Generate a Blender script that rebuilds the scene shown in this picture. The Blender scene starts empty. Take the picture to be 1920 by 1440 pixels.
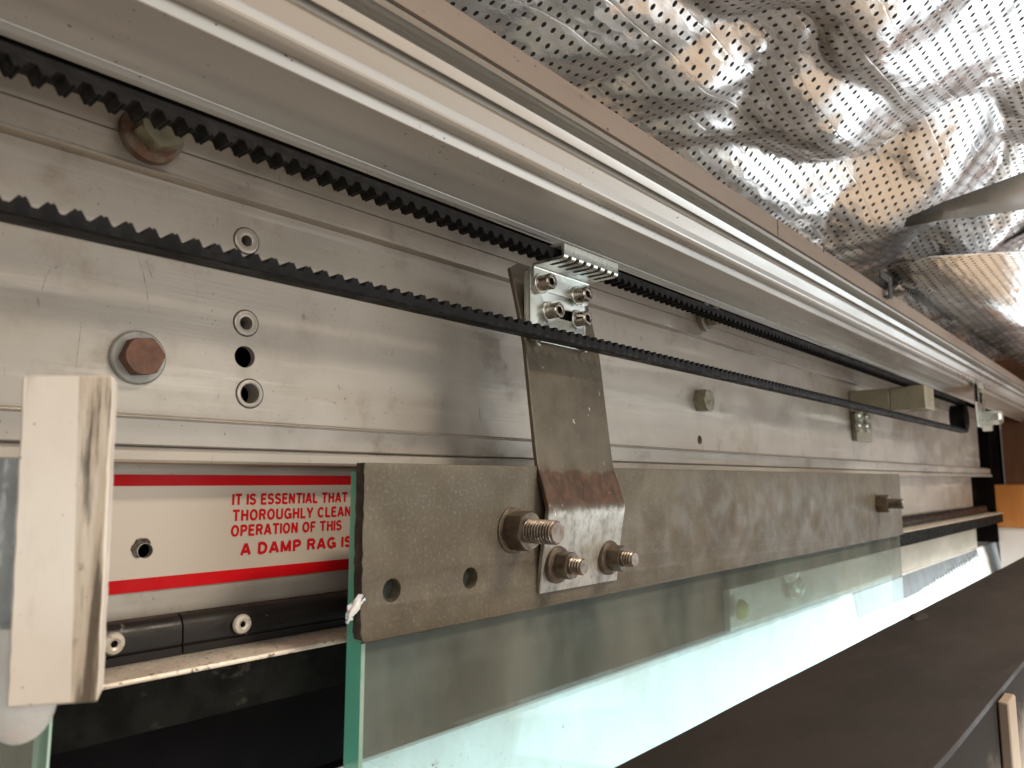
import bpy, bmesh, math, random
from mathutils import Vector, Matrix, noise
R = math.radians
S = bpy.context.scene
COL = S.collection

# ------------------------------------------------------------------ camera
# world frame: X runs along the door header, +Y goes into the wall, Z is up; the camera is the origin, metres
F = 1400.0                                    # focal length in photo pixels (photo 1920 wide)
PITCH = math.atan(180 / F)
HEAD = math.pi / 2 - math.atan(1240 / (F / math.cos(PITCH)))
cam = bpy.data.cameras.new('camera')
camo = bpy.data.objects.new('camera', cam)
COL.objects.link(camo)
camo.rotation_euler = (math.pi / 2 + PITCH, 0, -HEAD)
cam.sensor_width = 36
cam.lens = 36 * F / 1920
cam.clip_start = 0.005
cam.clip_end = 50
cam.dof.use_dof = True
cam.dof.focus_distance = 0.40
cam.dof.aperture_fstop = 16
S.camera = camo

# ------------------------------------------------------------------ world and lamps (an indoor close-up: no sky, no sun)
W = bpy.data.worlds.new('World')
S.world = W
W.use_nodes = True
bg = W.node_tree.nodes['Background']
bg.inputs[0].default_value = (0.56, 0.51, 0.46, 1)
bg.inputs[1].default_value = 0.17
S.view_settings.view_transform = 'Standard'
S.view_settings.look = 'None'
S.view_settings.exposure = 0.0
S.view_settings.gamma = 1


def lamp(name, loc, target, sx, sy, energy, col, spread=180):
    l = bpy.data.lights.new(name, 'AREA')
    l.shape = 'RECTANGLE'
    l.size, l.size_y = sx, sy
    l.energy = energy
    l.color = col
    l.spread = R(spread)
    o = bpy.data.objects.new(name, l)
    COL.objects.link(o)
    o.location = loc
    o.rotation_euler = (Vector(target) - Vector(loc)).to_track_quat('-Z', 'Y').to_euler()
    return o


lamp('window_light', (1.35, -1.45, -0.10), (0.45, 0.3, 0.06), 2.0, 1.3, 12.5, (0.98, 0.98, 0.96))
lamp('room_light', (-0.55, -1.25, 0.35), (0.3, 0.3, 0.05), 1.3, 1.0, 13, (1.0, 0.92, 0.82))
lamp('far_window', (2.9, -0.75, -0.60), (0.6, 0.1, 0.25), 1.9, 1.2, 19, (0.84, 0.94, 1.0))
lamp('floor_fill', (0.9, -1.3, 1.6), (0.8, -0.4, -1.0), 0.6, 0.6, 95, (1.0, 0.85, 0.68))  # added overhead lamp, brightens the floor that the foil reflects
lamp('board_light', (0.88, -0.10, -0.24), (0.88, 0.33, -0.165), 2.2, 0.08, 3.0, (0.74, 0.93, 1.0), 60)  # added strip lamp below the plank, aimed only at the white board

S.cycles.max_bounces = 8
S.cycles.transparent_max_bounces = 16
S.cycles.caustics_reflective = False
S.cycles.caustics_refractive = False
S.cycles.sample_clamp_indirect = 4

random.seed(7)


# ------------------------------------------------------------------ image helpers: a photo pixel seen at a known depth
def _ray(px, py):
    a, b = (px - 960) / F, -(py - 720) / F
    sp, cp, sh, ch = math.sin(PITCH), math.cos(PITCH), math.sin(HEAD), math.cos(HEAD)
    return Vector((sh * cp + a * ch - b * sh * sp, ch * cp - a * sh - b * ch * sp, sp + b * cp))


def at(px, py, Y=None, Z=None, X=None):
    d = _ray(px, py)
    t = Y / d.y if Y is not None else (Z / d.z if Z is not None else X / d.x)
    return d * t


KZ = at(0, 0, Y=1).z / (900 / 2200)


def zz(Y, s):
    """height of the X-parallel line of picture slope s when it lies at depth Y"""
    return KZ * Y * s


# ------------------------------------------------------------------ materials
def rgba(c):
    return (c[0], c[1], c[2], 1)


class NT:
    def __init__(self, name):
        self.m = bpy.data.materials.new(name)
        self.m.use_nodes = True
        self.t = self.m.node_tree
        self.b = self.t.nodes['Principled BSDF']
        self.out = self.t.nodes['Material Output']
        self.tc = self.t.nodes.new('ShaderNodeTexCoord')

    def n(self, ty, **kw):
        nd = self.t.nodes.new(ty)
        for k, v in kw.items():
            setattr(nd, k, v)
        return nd

    def l(self, a, b):
        self.t.links.new(a, b)

    def coord(self, scale=(1, 1, 1), loc=(0, 0, 0)):
        mp = self.n('ShaderNodeMapping')
        mp.inputs['Scale'].default_value = scale
        mp.inputs['Location'].default_value = loc
        self.l(self.tc.outputs['Object'], mp.inputs['Vector'])
        return mp.outputs[0]

    def noise(self, scale, stretch=(1, 1, 1), detail=4, rough=0.6, loc=(0, 0, 0), dist=0):
        nd = self.n('ShaderNodeTexNoise')
        nd.inputs['Scale'].default_value = scale
        nd.inputs['Detail'].default_value = detail
        nd.inputs['Roughness'].default_value = rough
        nd.inputs['Distortion'].default_value = dist
        self.l(self.coord(stretch, loc), nd.inputs['Vector'])
        return nd.outputs['Fac']

    def ramp(self, fac, a, b, va=0.0, vb=1.0):
        nd = self.n('ShaderNodeMapRange')
        nd.inputs['From Min'].default_value = a
        nd.inputs['From Max'].default_value = b
        nd.inputs['To Min'].default_value = va
        nd.inputs['To Max'].default_value = vb
        nd.interpolation_type = 'SMOOTHSTEP'
        self.l(fac, nd.inputs['Value'])
        return nd.outputs[0]

    def mix(self, fac, a, b):
        nd = self.n('ShaderNodeMix', data_type='RGBA')
        for sock, v in ((nd.inputs[0], fac), (nd.inputs[6], a), (nd.inputs[7], b)):
            if isinstance(v, (int, float)):
                sock.default_value = v
            elif isinstance(v, tuple):
                sock.default_value = rgba(v)
            else:
                self.l(v, sock)
        return nd.outputs[2]

    def math(self, op, a, b=0.0, c=None):
        nd = self.n('ShaderNodeMath', operation=op)
        for i, v in enumerate((a, b, c)):
            if v is None:
                continue
            if isinstance(v, (int, float)):
                nd.inputs[i].default_value = v
            else:
                self.l(v, nd.inputs[i])
        return nd.outputs[0]

    def axis(self, ax):
        sp = self.n('ShaderNodeSeparateXYZ')
        self.l(self.tc.outputs['Object'], sp.inputs[0])
        return sp.outputs[ax]

    def bump(self, h, strength, dist=0.001, normal=None):
        nd = self.n('ShaderNodeBump')
        nd.inputs['Strength'].default_value = strength
        nd.inputs['Distance'].default_value = dist
        self.l(h, nd.inputs['Height'])
        if normal is not None:
            self.l(normal, nd.inputs['Normal'])
        self.l(nd.outputs[0], self.b.inputs['Normal'])
        return nd.outputs[0]

    def set(self, **kw):
        for k, v in kw.items():
            s = self.b.inputs[k.replace('_', ' ')]
            if isinstance(v, tuple):
                s.default_value = rgba(v)
            elif isinstance(v, (int, float)):
                s.default_value = v
            else:
                self.l(v, s)
        return self


def pmat(name, c1, c2, metal=0.0, rough=0.5, scale=20, stretch=(1, 1, 1), detail=5, lo=0.35, hi=0.65, stains=(), specks=None,
         bump=0.0, bscale=400, bstretch=(1, 1, 1), rvar=0.12, bdist=0.0006, coat=0.0, spec=0.5):
    t = NT(name)
    c = t.mix(t.ramp(t.noise(scale, stretch, detail), lo, hi), c1, c2)
    metal_out = metal
    r = t.ramp(t.noise(scale * 2.3, stretch, 4, loc=(3, 1, 2)), 0.3, 0.7, max(0.03, rough - rvar), rough + rvar)
    for i, st in enumerate(stains):                # (colour, scale, stretch, threshold, softness, metal factor, amount)
        col, sc, sx, th, soft, mf, am = st
        m = t.math('MULTIPLY', t.ramp(t.noise(sc, sx, 6, 0.65, loc=(i * 7.3, 1.7 * i, 4.1)), th, th + soft), am)
        c = t.mix(m, c, col)
        if metal:
            metal_out = t.math('MULTIPLY', metal_out, t.math('MULTIPLY_ADD', m, mf - 1.0, 1.0))
        r = t.math('ADD', r, t.math('MULTIPLY', m, 0.15))
    if specks:
        col, sc, th = specks
        m = t.ramp(t.noise(sc, (1, 1, 1), 2, 0.5, loc=(9, 9, 9)), th, th + 0.04)
        m = t.math('MULTIPLY', m, t.ramp(t.noise(sc / 14, (1, 1, 1), 3, loc=(2, 5, 1)), 0.42, 0.62))
        c = t.mix(m, c, col)
    t.set(Base_Color=c, Metallic=metal_out, Roughness=r)
    t.set(Specular_IOR_Level=spec)
    if coat:
        t.set(Coat_Weight=coat)
    if bump:
        t.bump(t.noise(bscale, bstretch, 4), bump, bdist)
    return t


BR = (0.02, 1, 1)        # brushed along X
M = {}
M['plate'] = pmat('brushed_aluminium_plate', (0.475, 0.430, 0.375), (0.40, 0.360, 0.31), 0.48, 0.45, 9, (0.5, 1, 1),
                  stains=(((0.27, 0.225, 0.175), 13, (1, 1, 0.7), 0.53, 0.22, 0.5, 0.6), ((0.20, 0.15, 0.10), 34, (1, 1, 1), 0.53, 0.22, 0.4, 0.5), ((0.15, 0.115, 0.085), 170, (1.3, 1, 0.35), 0.66, 0.05, 0.3, 0.5),
                          ((0.66, 0.62, 0.57), 60, (0.05, 1, 1), 0.55, 0.12, 1, 0.45)),
                  specks=((0.06, 0.045, 0.035), 620, 0.70), bump=0.16, bscale=900, bstretch=(0.02, 1, 1), bdist=0.0004).m
M['rail'] = pmat('satin_aluminium_rail', (0.62, 0.615, 0.59), (0.54, 0.53, 0.50), 0.58, 0.35, 10, (0.12, 1, 1),
                 stains=(((0.30, 0.26, 0.21), 22, (0.15, 1, 1), 0.60, 0.16, 0.6, 0.5),),
                 specks=((0.05, 0.045, 0.04), 460, 0.70), bump=0.10, bscale=700, bstretch=(0.02, 1, 1), bdist=0.0003).m
M['flange'] = pmat('dusty_primed_flange', (0.33, 0.265, 0.22), (0.28, 0.225, 0.185), 0.15, 0.6, 12, (0.3, 1, 1),
                   stains=(((0.20, 0.15, 0.12), 26, (0.2, 1, 1), 0.60, 0.14, 0.5, 0.6),),
                   specks=((0.06, 0.05, 0.04), 300, 0.70), bump=0.1).m
M['ledge'] = pmat('speckled_ledge', (0.66, 0.60, 0.52), (0.50, 0.44, 0.37), 0.3, 0.5, 60, (0.6, 1, 1),
                  stains=(((0.08, 0.06, 0.045), 420, (0.7, 1, 1), 0.56, 0.08, 0.3, 0.85), ((0.30, 0.24, 0.17), 40, (0.6, 1, 1), 0.52, 0.2, 0.5, 0.6)),
                  bump=0.3, bscale=500).m
M['steel'] = pmat('mottled_mild_steel', (0.130, 0.109, 0.077), (0.096, 0.080, 0.056), 0.35, 0.54, 26, (1, 1, 1),
                  stains=(((0.065, 0.050, 0.036), 15, (1, 1, 0.6), 0.50, 0.24, 0.5, 0.7), ((0.26, 0.23, 0.175), 620, (1, 1, 1), 0.50, 0.2, 1.0, 0.35),
                          ((0.05, 0.04, 0.03), 700, (1, 1, 1), 0.60, 0.12, 0.5, 0.4)),
                  bump=0.16, bscale=900, bdist=0.0003).m
M['steel_dark'] = pmat('dark_cut_steel', (0.022, 0.017, 0.014), (0.05, 0.04, 0.03), 0.3, 0.55, 160, stains=(((0.22, 0.18, 0.13), 220, (1, 1, 1), 0.63, 0.08, 1, 0.7),), bump=0.5, bscale=300).m
M['burr'] = pmat('torn_burr_metal', (0.10, 0.085, 0.07), (0.35, 0.31, 0.27), 0.6, 0.4, 420, bump=0.5, bscale=700).m
M['zinc'] = pmat('bright_zinc', (0.62, 0.65, 0.62), (0.54, 0.57, 0.53), 0.85, 0.30, 30, (1, 1, 1), rvar=0.06,
                 stains=(((0.55, 0.56, 0.46), 60, (1, 1, 1), 0.58, 0.2, 1, 0.5),), bump=0.08, bscale=120).m
M['screw'] = pmat('stainless_screw', (0.46, 0.41, 0.36), (0.36, 0.32, 0.28), 1.0, 0.24, 200, bump=0.05).m
M['nut'] = pmat('dull_brown_nut', (0.15, 0.115, 0.085), (0.09, 0.07, 0.05), 0.6, 0.42, 150,
                stains=(((0.26, 0.13, 0.055), 190, (1, 1, 1), 0.60, 0.14, 0.3, 0.7),), bump=0.25, bscale=500).m
M['stud'] = pmat('threaded_stud_steel', (0.23, 0.19, 0.155), (0.15, 0.12, 0.095), 0.7, 0.40, 200,
                 stains=(((0.25, 0.11, 0.045), 160, (1, 1, 1), 0.55, 0.16, 0.2, 0.7),), bump=0.2, bscale=500).m
M['rust'] = pmat('rusted_bolt_head', (0.17, 0.075, 0.04), (0.105, 0.05, 0.032), 0.15, 0.62, 130, stains=(((0.27, 0.12, 0.055), 200, (1, 1, 1), 0.56, 0.2, 1, 0.6),), bump=0.5, bscale=600).m
M['washer'] = pmat('grey_washer', (0.36, 0.35, 0.32), (0.27, 0.26, 0.235), 0.6, 0.45, 120, stains=(((0.15, 0.09, 0.06), 140, (1, 1, 1), 0.6, 0.2, 0.4, 0.6),), bump=0.2).m
M['washer_rust'] = pmat('rusty_thick_washer', (0.19, 0.10, 0.065), (0.26, 0.23, 0.19), 0.4, 0.5, 90, stains=(((0.12, 0.05, 0.03), 110, (1, 1, 1), 0.5, 0.2, 0.4, 0.7),), bump=0.3).m
M['olive'] = pmat('passivated_olive_bolt', (0.34, 0.325, 0.24), (0.25, 0.235, 0.17), 0.7, 0.38, 110, bump=0.2).m
M['rubber'] = pmat('black_belt_rubber', (0.004, 0.004, 0.0045), (0.008, 0.008, 0.0085), 0, 0.55, 120, (0.3, 1, 1),
                   stains=(((0.03, 0.028, 0.026), 90, (0.3, 1, 1), 0.64, 0.12, 1, 0.5),), bump=0.25, bscale=900, spec=0.14).m
M['seal'] = pmat('brown_black_seal', (0.010, 0.008, 0.007), (0.016, 0.013, 0.011), 0, 0.42, 60, (0.3, 1, 1),
                 stains=(((0.075, 0.06, 0.05), 60, (0.25, 1, 1), 0.62, 0.16, 1, 0.5),), specks=((0.2, 0.17, 0.14), 300, 0.71), bump=0.1, spec=0.25).m
M['mottled'] = pmat('mottled_black_facing', (0.004, 0.0045, 0.004), (0.010, 0.011, 0.010), 0, 0.6, 70, stains=(((0.04, 0.04, 0.032), 150, (0.6, 1, 1), 0.60, 0.10, 1, 0.6),), bump=0.3, spec=0.05).m
M['red'] = pmat('red_print', (0.62, 0.006, 0.010), (0.55, 0.005, 0.009), 0, 0.45, 30, spec=0.15).m
M['redink'] = pmat('red_lettering_ink', (0.50, 0.008, 0.014), (0.44, 0.007, 0.012), 0, 0.45, 300, spec=0.15).m
M['white_plastic'] = pmat('dirty_white_plastic', (0.80, 0.74, 0.67), (0.74, 0.68, 0.61), 0, 0.48, 30, (1, 1, 0.5),
                          stains=(((0.36, 0.28, 0.19), 45, (1, 1, 0.22), 0.56, 0.20, 1, 0.6), ((0.20, 0.15, 0.10), 110, (1, 1, 0.12), 0.56, 0.14, 1, 0.55)),
                          specks=((0.10, 0.06, 0.04), 420, 0.71), bump=0.15, bscale=200).m
M['beige_plastic'] = pmat('stained_beige_plastic', (0.78, 0.71, 0.63), (0.68, 0.61, 0.52), 0, 0.48, 40, (1, 1, 0.4),
                          stains=(((0.36, 0.27, 0.17), 75, (1, 1, 0.10), 0.40, 0.25, 1, 0.75), ((0.07, 0.05, 0.034), 190, (1, 1, 0.07), 0.49, 0.12, 1, 0.9)),
                          specks=((0.08, 0.05, 0.03), 330, 0.66), bump=0.2, bscale=200).m
t = pmat('milky_plastic', (0.74, 0.76, 0.77), (0.68, 0.69, 0.69), 0, 0.28, 60, bump=0.1)
t.set(Subsurface_Weight=0.4, Subsurface_Scale=0.005)
M['milky'] = t.m
M['dark_plank'] = pmat('dark_weathered_plank', (0.021, 0.0155, 0.013), (0.013, 0.0105, 0.009), 0, 0.65, 16, (0.35, 1, 1), spec=0.25,
                       stains=(((0.036, 0.028, 0.023), 24, (0.3, 1, 1), 0.56, 0.16, 1, 0.7), ((0.017, 0.015, 0.013), 30, (0.35, 1, 1), 0.60, 0.14, 1, 0.6)), bump=0.2, bscale=150).m
M['white_board'] = pmat('white_painted_board', (0.80, 0.80, 0.78), (0.74, 0.73, 0.70), 0, 0.5, 30,
                        stains=(((0.46, 0.40, 0.33), 160, (0.7, 1, 1), 0.62, 0.08, 1, 0.6),), specks=((0.2, 0.15, 0.1), 300, 0.68), bump=0.15).m
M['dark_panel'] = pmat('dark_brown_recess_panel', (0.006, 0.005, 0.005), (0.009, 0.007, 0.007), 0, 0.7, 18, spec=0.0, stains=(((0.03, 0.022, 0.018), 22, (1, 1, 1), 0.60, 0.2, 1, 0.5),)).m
M['beige_plank'] = pmat('beige_timber_trim', (0.50, 0.43, 0.35), (0.40, 0.34, 0.27), 0, 0.6, 20, (0.3, 1, 1), stains=(((0.24, 0.18, 0.13), 60, (1, 1, 0.3), 0.60, 0.15, 1, 0.6),), bump=0.2).m
M['wood'] = pmat('brown_wood', (0.20, 0.085, 0.035), (0.12, 0.052, 0.024), 0, 0.55, 12, (1, 1, 0.2), bump=0.2).m
M['orange'] = pmat('orange_wood', (0.50, 0.20, 0.045), (0.40, 0.15, 0.032), 0, 0.5, 18, (1, 1, 0.2), bump=0.2).m
M['black'] = pmat('black_void_shade', (0.006, 0.005, 0.005), (0.010, 0.008, 0.007), 0, 0.9, 20, spec=0.0).m  # black put in for the dark inside holes and gaps
M['floor'] = pmat('beige_floor', (0.52, 0.40, 0.29), (0.46, 0.35, 0.25), 0, 0.6, 4, bump=0.1, bscale=60).m
M['apron'] = pmat('beige_apron', (0.21, 0.17, 0.135), (0.17, 0.14, 0.11), 0, 0.6, 20, (0.4, 1, 1), bump=0.1).m
ta = NT('shaded_beige_apron')
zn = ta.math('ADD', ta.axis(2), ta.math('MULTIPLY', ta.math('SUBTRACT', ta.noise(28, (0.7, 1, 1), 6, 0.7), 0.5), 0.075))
so = ta.ramp(zn, 0.118, 0.172)  # soft shade below the plank edge, painted into the colour
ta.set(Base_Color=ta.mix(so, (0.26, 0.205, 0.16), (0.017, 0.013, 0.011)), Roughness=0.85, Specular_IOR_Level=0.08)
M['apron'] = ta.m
M['post'] = pmat('white_post', (0.80, 0.79, 0.80), (0.74, 0.73, 0.73), 0, 0.4, 8).m
M['film'] = pmat('grey_plastic_film', (0.42, 0.43, 0.43), (0.32, 0.33, 0.335), 0, 0.35, 12, (1, 1, 1), bump=0.3, bscale=25, bdist=0.004).m
M['greyfilm'] = pmat('grey_peeling_film', (0.19, 0.20, 0.215), (0.16, 0.17, 0.18), 0, 0.45, 14, bump=0.1).m
M['tar'] = pmat('torn_black_edge', (0.03, 0.026, 0.024), (0.06, 0.05, 0.045), 0, 0.6, 90).m
M['olive_block'] = pmat('olive_painted_block', (0.34, 0.315, 0.235), (0.28, 0.26, 0.19), 0.3, 0.45, 20, stains=(((0.2, 0.17, 0.12), 50, (1, 1, 1), 0.6, 0.2, 1, 0.5),), bump=0.1).m
M['dark_gloss'] = pmat('dark_glossy_sheet', (0.06, 0.045, 0.04), (0.035, 0.03, 0.03), 0.6, 0.22, 6, bump=0.4, bscale=14, bdist=0.01).m
M['wrap'] = pmat('clear_wrap', (0.35, 0.38, 0.39), (0.28, 0.30, 0.31), 0, 0.2, 60, bump=0.6, bscale=60, bdist=0.003).m
M['pouch'] = pmat('pale_part', (0.55, 0.52, 0.44), (0.48, 0.45, 0.38), 0.3, 0.25, 40).m
M['yellow'] = pmat('yellow_cap', (0.42, 0.36, 0.10), (0.36, 0.30, 0.08), 0, 0.3, 30).m

# arm: mild steel with a rust band on the joggle and a foot painted pale for light reflected from below
t = pmat('joggled_arm_steel', (0.155, 0.132, 0.098), (0.110, 0.094, 0.070), 0.55, 0.42, 24,
         stains=(((0.11, 0.085, 0.06), 20, (1, 1, 0.6), 0.55, 0.2, 0.5, 0.6), ((0.62, 0.58, 0.50), 330, (1, 1, 0.5), 0.66, 0.05, 1, 0.8)),
         bump=0.25, bscale=600, bdist=0.0004)
old = t.b.inputs['Base Color'].links[0].from_socket
oldm = t.b.inputs['Metallic'].links[0].from_socket
zc = t.math('ADD', t.axis(2), t.math('MULTIPLY', t.math('SUBTRACT', t.noise(160, (1, 1, 0.6), 4), 0.5), 0.010))
rustm = t.math('MULTIPLY', t.ramp(zc, -0.0165, -0.0115), t.ramp(zc, 0.0035, 0.0060, 1.0, 0.0))
rustc = t.mix(t.ramp(t.noise(220, (1, 1, 0.7), 5), 0.4, 0.65), (0.050, 0.026, 0.015), (0.095, 0.046, 0.023))
brightm = t.math('MULTIPLY', t.ramp(zc, -0.0135, -0.0185), t.ramp(t.noise(210, (1, 1, 0.6), 6, 0.7), 0.15, 0.62))
c = t.mix(t.math('MULTIPLY', brightm, 0.75), old, (0.52, 0.51, 0.47))
c = t.mix(rustm, c, rustc)
spk = t.math('MULTIPLY', t.ramp(t.noise(420, (1, 1, 0.4), 2), 0.70, 0.74), t.ramp(t.noise(60, (1, 1, 1), 2), 0.45, 0.6))
c = t.mix(spk, c, (0.7, 0.66, 0.6))
t.set(Base_Color=c, Metallic=t.math('MULTIPLY', oldm, t.math('MULTIPLY_ADD', rustm, -0.8, 1.0)))
M['arm'] = t.m

# glass: clear tinted faces with a dusty film; green edges
t = NT('dusty_float_glass')
lw = t.n('ShaderNodeLayerWeight')
lw.inputs['Blend'].default_value = 0.5
fres = t.math('MULTIPLY_ADD', t.math('POWER', lw.outputs['Facing'], 5.0), 0.96, 0.04)
tr = t.n('ShaderNodeBsdfTransparent')
tr.inputs[0].default_value = (0.875, 0.955, 0.965, 1)
gl = t.n('ShaderNodeBsdfGlossy')
gl.inputs['Roughness'].default_value = 0.03
gl.inputs['Color'].default_value = (0.9, 1, 0.97, 1)
df = t.n('ShaderNodeBsdfDiffuse')
t.l(t.mix(t.ramp(t.noise(14, (1, 1, 0.6), 5), 0.4, 0.65), (0.44, 0.43, 0.37), (0.38, 0.43, 0.39)), df.inputs[0])
m1 = t.n('ShaderNodeMixShader')
t.l(fres, m1.inputs[0])
t.l(tr.outputs[0], m1.inputs[1])
t.l(gl.outputs[0], m1.inputs[2])
m2 = t.n('ShaderNodeMixShader')
dust = t.math('ADD', t.ramp(t.noise(18, (1, 1, 0.5), 5), 0.35, 0.7, 0.09, 0.22), t.math('MULTIPLY', t.ramp(t.noise(500, (1, 1, 1), 2), 0.66, 0.7), 0.12))
t.l(dust, m2.inputs[0])
t.l(m1.outputs[0], m2.inputs[1])
t.l(df.outputs[0], m2.inputs[2])
t.l(m2.outputs[0], t.out.inputs[0])
M['glass'] = t.m
t = pmat('green_glass_edge', (0.13, 0.46, 0.35), (0.18, 0.55, 0.43), 0, 0.15, 24, (1, 1, 0.3), bump=0.1, bscale=300)
M['glass_edge'] = t.m
t = pmat('ground_glass_arris', (0.45, 0.62, 0.54), (0.36, 0.55, 0.47), 0, 0.4, 60)
M['arris'] = t.m

# perforated foil
t = NT('perforated_foil')
xs = t.axis(0)
ys = t.axis(1)
PX, PY = 0.0104, 0.0092
row = t.math('FLOOR', t.math('DIVIDE', ys, PY))
odd = t.math('MULTIPLY', t.math('MODULO', t.math('ABSOLUTE', row), 2.0), 0.5)
u = t.math('SUBTRACT', t.math('FRACT', t.math('ADD', t.math('DIVIDE', xs, PX), odd)), 0.5)
v = t.math('SUBTRACT', t.math('FRACT', t.math('DIVIDE', ys, PY)), 0.5)
u = t.math('MULTIPLY', u, PX)
v = t.math('MULTIPLY', v, PY)
d = t.math('SQRT', t.math('ADD', t.math('MULTIPLY', u, u), t.math('MULTIPLY', v, v)))
hole = t.ramp(d, 0.00175, 0.00205, 1.0, 0.0)
sv = t.math('ABSOLUTE', t.math('SUBTRACT', t.math('FRACT', t.math('ADD', t.math('DIVIDE', ys, 0.026), t.math('MULTIPLY', t.noise(9, (1, 1, 1), 2), 0.25))), 0.5))
seam = t.math('MULTIPLY', t.ramp(sv, 0.012, 0.030, 1.0, 0.0), t.ramp(t.noise(60, (1, 1, 1), 2), 0.35, 0.5))
foilc = t.mix(t.ramp(t.noise(14, (1, 1, 1), 4), 0.4, 0.62), (0.90, 0.91, 0.92), (0.82, 0.82, 0.82))
foilc = t.mix(t.math('MULTIPLY', seam, 0.45), foilc, (0.95, 0.93, 0.90))
c = t.mix(hole, foilc, (0.012, 0.009, 0.007))
t.set(Base_Color=c, Metallic=t.math('MULTIPLY', t.math('SUBTRACT', 1.0, hole), 0.74), Roughness=t.math('ADD', t.ramp(t.noise(30, (1, 1, 1), 4), 0.3, 0.7, 0.16, 0.32), t.math('MULTIPLY', hole, 0.6)))
vo = t.n('ShaderNodeTexVoronoi')
vo.feature = 'F1'
vo.inputs['Scale'].default_value = 95
t.l(t.coord((0.6, 1.3, 1)), vo.inputs['Vector'])
h = t.math('ADD', t.math('MULTIPLY', vo.outputs['Distance'], 0.9), t.math('MULTIPLY', t.noise(170, (0.5, 1.4, 1), 4), 0.6))
h = t.math('SUBTRACT', h, t.math('MULTIPLY', seam, 1.2))
h = t.math('SUBTRACT', h, t.math('MULTIPLY', hole, 0.8))
crk = t.ramp(t.noise(7, (1, 1, 1), 3, loc=(4, 4, 4)), 0.46, 0.60)
vo2 = t.n('ShaderNodeTexVoronoi')
vo2.inputs['Scale'].default_value = 38
t.l(t.coord((0.7, 1.2, 1), (1, 2, 3)), vo2.inputs['Vector'])
h = t.math('ADD', h, t.math('MULTIPLY', crk, t.math('MULTIPLY_ADD', vo2.outputs['Distance'], 2.4, t.math('MULTIPLY', vo.outputs['Distance'], 0.9))))
t.bump(h, 0.16, 0.002)
M['foil'] = t.m


# ------------------------------------------------------------------ mesh helpers
class MB:
    def __init__(self):
        self.v, self.f, self.mi = [], [], []

    def quadstrip(self, rings, closed=True, cap0=False, cap1=False, mi=0):
        base = len(self.v)
        n = len(rings[0])
        for r in rings:
            self.v += [tuple(p) for p in r]
        for i in range(len(rings) - 1):
            for j in range(n if closed else n - 1):
                a, b = base + i * n + j, base + i * n + (j + 1) % n
                self.f.append((a, b, b + n, a + n))
                self.mi.append(mi)
        if cap0:
            self.f.append(tuple(base + j for j in range(n)))
            self.mi.append(mi)
        if cap1:
            self.f.append(tuple(base + (len(rings) - 1) * n + j for j in range(n)))
            self.mi.append(mi)
        return self

    def box(self, x0, x1, y0, y1, z0, z1, mi=0, mx=None):
        pr = [(y0, z0), (y1, z0), (y1, z1), (y0, z1)]
        k = len(self.f)
        self.quadstrip([[(x, y, z) for y, z in pr] for x in (x0, x1)], True, True, True, mi)
        if mx is not None:                        # other material on the two end faces and the top and bottom edges
            for q in (k + 0, k + 2, k + 4, k + 5):
                self.mi[q] = mx
        return self

    def prism_x(self, prof, x0, x1, closed=True, cap=True, seg=1):
        rings = [[(x0 + (x1 - x0) * i / seg, y, z) for y, z in prof] for i in range(seg + 1)]
        return self.quadstrip(rings, closed, cap and closed, cap and closed)

    def lathe(self, prof, c, n=28, cap0=True, cap1=True, ax='-Y', spin=0.0, mi=0):
        """prof: list of (radius, distance along the axis) from the foot point c"""
        rings = []
        for r, d in prof:
            ring = []
            for j in range(n):
                a = 2 * math.pi * j / n + spin
                u, w = r * math.cos(a), r * math.sin(a)
                if ax == '-Y':
                    ring.append((c[0] + u, c[1] - d, c[2] + w))
                elif ax == 'Z':
                    ring.append((c[0] + u, c[1] + w, c[2] + d))
                else:
                    ring.append((c[0] + d, c[1] + u, c[2] + w))
            rings.append(ring)
        return self.quadstrip(rings, True, cap0, cap1, mi)

    def build(self, name, mats, parent=None, loc=(0, 0, 0), smooth=30, bevel=0.0, bseg=2, solid=0.0):
        me = bpy.data.meshes.new(name)
        off = Vector(loc)
        me.from_pydata([tuple(Vector(p) - off) for p in self.v], [], self.f)
        for m_ in (mats if isinstance(mats, (list, tuple)) else [mats]):
            me.materials.append(m_)
        for p, i in zip(me.polygons, self.mi):
            p.material_index = i
        bm = bmesh.new()
        bm.from_mesh(me)
        bmesh.ops.recalc_face_normals(bm, faces=bm.faces)
        bm.to_mesh(me)
        bm.free()
        return link(me, name, parent, loc, smooth, bevel, bseg, solid)


def link(me, name, parent=None, loc=(0, 0, 0), smooth=30, bevel=0.0, bseg=2, solid=0.0):
    if smooth:
        me.shade_smooth()
        me.set_sharp_from_angle(angle=R(smooth))
    o = bpy.data.objects.new(name, me)
    COL.objects.link(o)
    if parent is not None:
        o.parent = parent
    else:
        o.location = loc
    if solid:
        md = o.modifiers.new('solid', 'SOLIDIFY')
        md.thickness = solid
        md.offset = 0
    if bevel:
        md = o.modifiers.new('bevel', 'BEVEL')
        md.width = bevel
        md.segments = bseg
        md.limit_method = 'ANGLE'
        md.angle_limit = R(40)
        md.harden_normals = False
    return o


def tag(o, label=None, cat=None, group=None, kind=None):
    for k, v in (('label', label), ('category', cat), ('group', group), ('kind', kind)):
        if v:
            o[k] = v
    return o


def thing(name, loc, label, cat, group=None, kind=None):
    o = bpy.data.objects.new(name, None)
    COL.objects.link(o)
    o.location = loc
    o.empty_display_size = 0.02
    return tag(o, label, cat, group, kind)


class Part:
    """builds children of one thing with vertices given in world coordinates"""

    def __init__(self, root):
        self.root = root
        self.loc = tuple(root.location)

    def add(self, mb, name, m_, parent=None, **kw):
        return mb.build(name, m_, parent or self.root, self.loc, **kw)


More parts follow.
